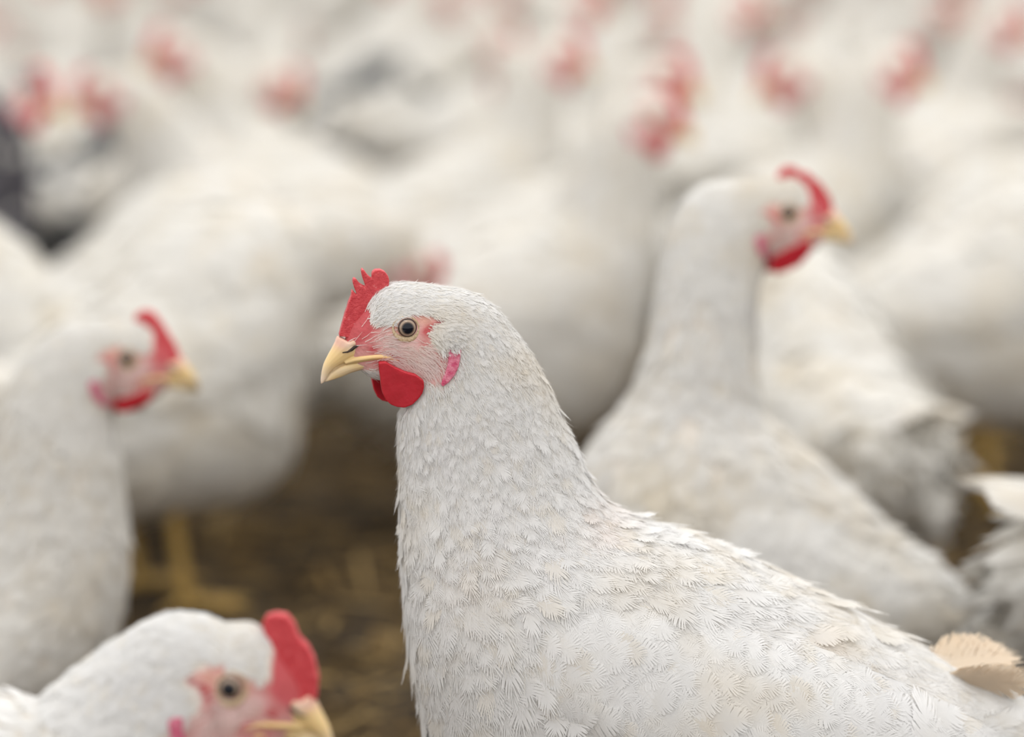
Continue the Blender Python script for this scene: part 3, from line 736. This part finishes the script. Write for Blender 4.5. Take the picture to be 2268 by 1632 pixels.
# main-plane height: ground row for 1.5 m is 2421, so lower the profile row to stand on z = 0
def set_ground():
    pass

def dup(root):
    r = root.copy(); COL.objects.link(r)
    for ch in root.children:
        c = ch.copy(); COL.objects.link(c); c.parent = r
        for g in ch.children:
            d = g.copy(); COL.objects.link(d); d.parent = c
    return r
protos = {p: generic(p) for p in ('up', 'mid', 'low', 'down')}
protos['darkneck'] = generic('up', dict(dark=(8.5, 19, (.10, .095, .11)), under=(.2, .19, .2)))
protos['darktail'] = generic('low', dict(dark=(16, 24, (.12, .125, .13)), tailcol=(.10, .10, .12)))
used = set(); placed = []
HEADX = {'up': .144, 'mid': .18, 'low': .21, 'down': .228, 'darkneck': .144, 'darktail': .21}
def put(x, y, a, pose, label, group, s=1.0):
    o = protos[pose] if pose not in used else dup(protos[pose]); used.add(pose)
    o.location = (x, y, 0); o.rotation_euler = (0, 0, a); o.scale = (s, s, s)
    tag(o, label, 'hen', group); return o
HEROES = [(0.12, 1.53, math.pi), (0.19, 1.96, math.pi), (-.39, 1.92, 0), (-.33, 1.3, 0)]
# px column of the head ('h') or body ('b'), distance, facing (0 right in the picture, 90 away, 180 left), pose, label, size
CROWD = [
 ('h', 1440, 2.72, 5, 'up', 'blurred white hen whose dark red face shows above the sharp hen, facing right', 1.0),
 ('h', 1575, 3.05, 8, 'up', 'blurred white hen just behind the dark red faced one, red comb raised', 1.03),
 ('h', 1735, 3.38, 172, 'mid', 'blurred white hen with orange face, behind the comb of the tall-necked hen', 1.03),
 ('b', 1800, 2.36, 112, 'down', 'blurred white hen with rounded rump towards the right, directly behind the tall-necked hen', 1.0),
 ('b', 2250, 2.80, 8, 'low', 'large blurred white hen at right with yellow legs showing below its belly', 1.05),
 ('h', 2060, 3.12, 12, 'up', 'blurred white hen with tall neck and orange beak above the yellow-legged hen', 1.02),
 ('b', 3010, 1.82, 8, 'up', 'white hen cut by the right edge, only ragged rump feathers showing', 1.12),
 ('b', 400, 2.47, 35, 'down', 'blurred white hen with yellow legs over the dark litter, behind the left hen', 1.05),
 ('h', 225, 3.30, 185, 'mid', 'blurred white hen with faint brownish face beside the dark-necked one', 1.0),
 ('h', 1245, 3.55, 15, 'up', 'blurred white hen with small orange-red face above the sharp hen', 1.0),
 ('h', 1300, 4.60, 10, 'up', 'distant white hen with faint pink comb at top edge, left of the paired heads', 1.03),
 ('h', 1640, 4.40, 20, 'up', 'distant white hen with a faint pink comb at the top edge, above the paired heads', 1.03),
 ('h', 2225, 4.00, 0, 'up', 'distant white hen with red face at the top edge, far right', 1.03),
 ('h', 365, 3.70, 190, 'up', 'blurred white hen with orange-red face, upper left', 1.0),
 ('h', 60, 3.00, 30, 'darkneck', 'blurred hen with dark grey neck and orange face at the left edge', 1.0),
 ('b', 290, 3.75, 15, 'darktail', 'blurred hen with dark grey rump feathers, upper left', 1.0),
 ('b', 830, 4.70, 5, 'darktail', 'distant hen with blue-grey rump near the top, left of centre', 1.0),
 ('h', 835, 2.95, 20, 'down', 'blurred white hen with dark red face left of the sharp hen comb', 1.0),
 ('b', -40, 2.62, 178, 'down', 'blurred white hen body at the left edge behind the head of the left hen', 1.0),
]
def circles(x, y, a, head=.15):   # footprint: tail, rump, middle, breast, head
    return [(x+math.cos(a)*t, y+math.sin(a)*t, r*1.06) for t, r in ((-.215, .035), (-.13, .075), (-.02, .09), (.07, .08), (head, .05), (head+.05, .03))]
cur = []
for m, px, z, f, pose, lab, s in CROWD:
    a = math.radians(f); x = (px-1134)/FPX*z; y = z
    if m == 'h': x -= math.cos(a)*HEADX[pose]*s; y -= math.sin(a)*HEADX[pose]*s
    cur.append([x, y, a, HEADX[pose]])
for it in range(300):
    for i, A in enumerate(cur):
        for j, B in enumerate(HEROES+cur):
            if j-len(HEROES) == i: continue
            worst = None
            for p in circles(*A):
                for q in circles(*B):
                    d = math.hypot(p[0]-q[0], p[1]-q[1])
                    o_ = p[2]+q[2]-d
                    if o_ > 0 and (worst is None or o_ > worst[0]): worst = (o_, p[0]-q[0], p[1]-q[1], d)
            if worst:
                o_, ux, uy, d = worst; n = max(d, 1e-4); push = o_*.35
                A[0] += ux/n*push*.45; A[1] += uy/n*push
for (m, px, z, f, pose, lab, s), (x, y, a, h) in zip(CROWD, cur):
    put(x, y, a, pose, lab, 'white hens', s); placed.append((x, y, a, h))
placed += HEROES
rr = random.Random(5)
def free(x, y, a, h):
    P = circles(x, y, a, h)
    return all(math.hypot(p[0]-q[0], p[1]-q[1]) >= p[2]+q[2]+.008 for c in placed for p in circles(*c) for q in P)
bands = [(2.75, 3.5, 'blurred white hen in the nearer crowd behind the four clear hens', 'hens of the nearer crowd'),
         (3.5, 5.0, 'blurred white hen in the middle of the crowd', 'hens of the middle crowd'),
         (5.0, 8.6, 'white hen blurred beyond recognition in the far crowd at the top', 'hens of the far crowd')]
for z0, z1, lab, grp in bands:
    for _ in range(int(.225*(z1*z1-z0*z0)*320)):
        z = math.sqrt(rr.uniform(z0*z0, z1*z1)); x = rr.uniform(-.26, .26)*z
        a = rr.gauss(math.pi/2, .8) if z < 5 else rr.choice((0, math.pi))+rr.gauss(0, .7)
        pose = rr.choice(('low', 'down', 'down', 'down', 'down')) if z < 5 else rr.choice(('up', 'mid', 'low', 'down', 'down'))
        if not free(x, z, a, HEADX[pose]+.01) or (z > 5 and rr.random() < .4): continue
        put(x, z, a, pose, lab, grp, rr.uniform(.93, 1.05)); placed.append((x, z, a, HEADX[pose]))

# ------------------------------------------------------------------ litter floor
def mat_litter():
    m, nt, N, L, P = mat('brown_litter')
    n = noise(N, L, 9, 8); r = ramp(N, L, n.outputs[0], [(0.30, (.018, .010, .002)), (0.5, (.052, .030, .006)), (0.7, (.12, .073, .018))])
    n2 = noise(N, L, 90, 6); r2 = ramp(N, L, n2.outputs[0], [(0.3, (.45, .45, .45)), (0.7, (1.3, 1.25, 1.2))])
    mx = N.new('ShaderNodeMix'); mx.data_type = 'RGBA'; mx.blend_type = 'MULTIPLY'; mx.inputs[0].default_value = 1
    L.new(r.outputs[0], mx.inputs[6]); L.new(r2.outputs[0], mx.inputs[7]); L.new(mx.outputs[2], P.inputs['Base Color'])
    P.inputs['Roughness'].default_value = .9
    b = N.new('ShaderNodeBump'); b.inputs['Strength'].default_value = .8; b.inputs['Distance'].default_value = .01
    L.new(n2.outputs[0], b.inputs['Height']); L.new(b.outputs[0], P.inputs['Normal'])
    return m
nx, ny = 200, 260; xs = np.linspace(-5, 5, nx); ys = np.linspace(-1, 16, ny); X, Y = np.meshgrid(xs, ys, indexing='ij')
Z = .004*np.sin(X*23+2*np.sin(Y*11))*np.sin(Y*19+1.5*np.sin(X*13))-.004
g = Grid(np.stack([X, Y, Z], -1), False)
fl = link('floor', np_mesh('floor', g.P.reshape(-1, 3), g.faces()), mat_litter()); fl['kind'] = 'structure'
wm = mat_plain('grey_shed_wall', (.42, .41, .38), (.55, .54, .50), .8, 3)
bpy_w = bmesh.new(); bmesh.ops.create_cube(bpy_w, size=1, matrix=Matrix.Translation((0, 15.95, 1.5)) @ Matrix.Diagonal((10, .1, 3.0, 1)))
me = bpy.data.meshes.new('wall_back'); bpy_w.to_mesh(me); bpy_w.free(); wb = link('wall_back', me, wm, smooth=False); wb['kind'] = 'structure'
n = 30000
yy = rng.uniform(1.0, 7.0, n); xx = rng.uniform(-.5, .5, n)*(yy+.6)*.8; aa = rng.uniform(0, math.pi, n); ll = rng.uniform(.006, .05, n)*rng.uniform(.4, 1, n); ww = rng.uniform(.0012, .004, n)
bpy.context.view_layer.update(); ok = np.ones(n, bool)      # the straw is trodden away under the feet
for o in list(COL.objects):
    if o.name.startswith('leg'):
        b_ = np.array([list(v) for v in o.bound_box]); c_ = o.matrix_world @ Vector(((b_[:, 0].min()+b_[:, 0].max())/2, (b_[:, 1].min()+b_[:, 1].max())/2, 0))
        ok &= (xx-c_.x)**2+(yy-c_.y)**2 > .085**2
xx, yy, aa, ll, ww = xx[ok], yy[ok], aa[ok], ll[ok], ww[ok]; n = int(ok.sum())
ti = rng.normal(0, .15, n); dx = np.cos(aa)*ll; dy = np.sin(aa)*ll; sx = -np.sin(aa)*ww; sy = np.cos(aa)*ww; zb = rng.uniform(.003, .007, n)
def P_(a, b, h): return np.stack([xx+dx*a+sx*b, yy+dy*a+sy*b, np.maximum(zb+ti*ll*a+h, .001)], -1)
V = np.stack([P_(-1, -1, 0), P_(-1, 1, 0), P_(1, 1, 0), P_(1, -1, 0), P_(-1, 0, .0015), P_(1, 0, .0015)], 1).reshape(-1, 3)
o6 = (np.arange(n)*6)[:, None, None]; Q = (np.array([(0, 4, 5, 3), (4, 1, 2, 5), (0, 3, 2, 1)])[None]+o6).reshape(-1, 4)
cc = np.array([[.25, .155, .05], [.13, .078, .024], [.06, .036, .012], [.34, .23, .09]])[rng.integers(0, 4, n)]
C = np.repeat(cc*rng.uniform(.6, 1.1, n)[:, None], 6, 0)
st = link('straw_litter', np_mesh('straw_litter', V, Q, C), mat_vc('straw', .8, .3), smooth=False)
tag(st, 'brown and straw-coloured bedding scattered over the barn floor between the hens', 'straw', kind='stuff')
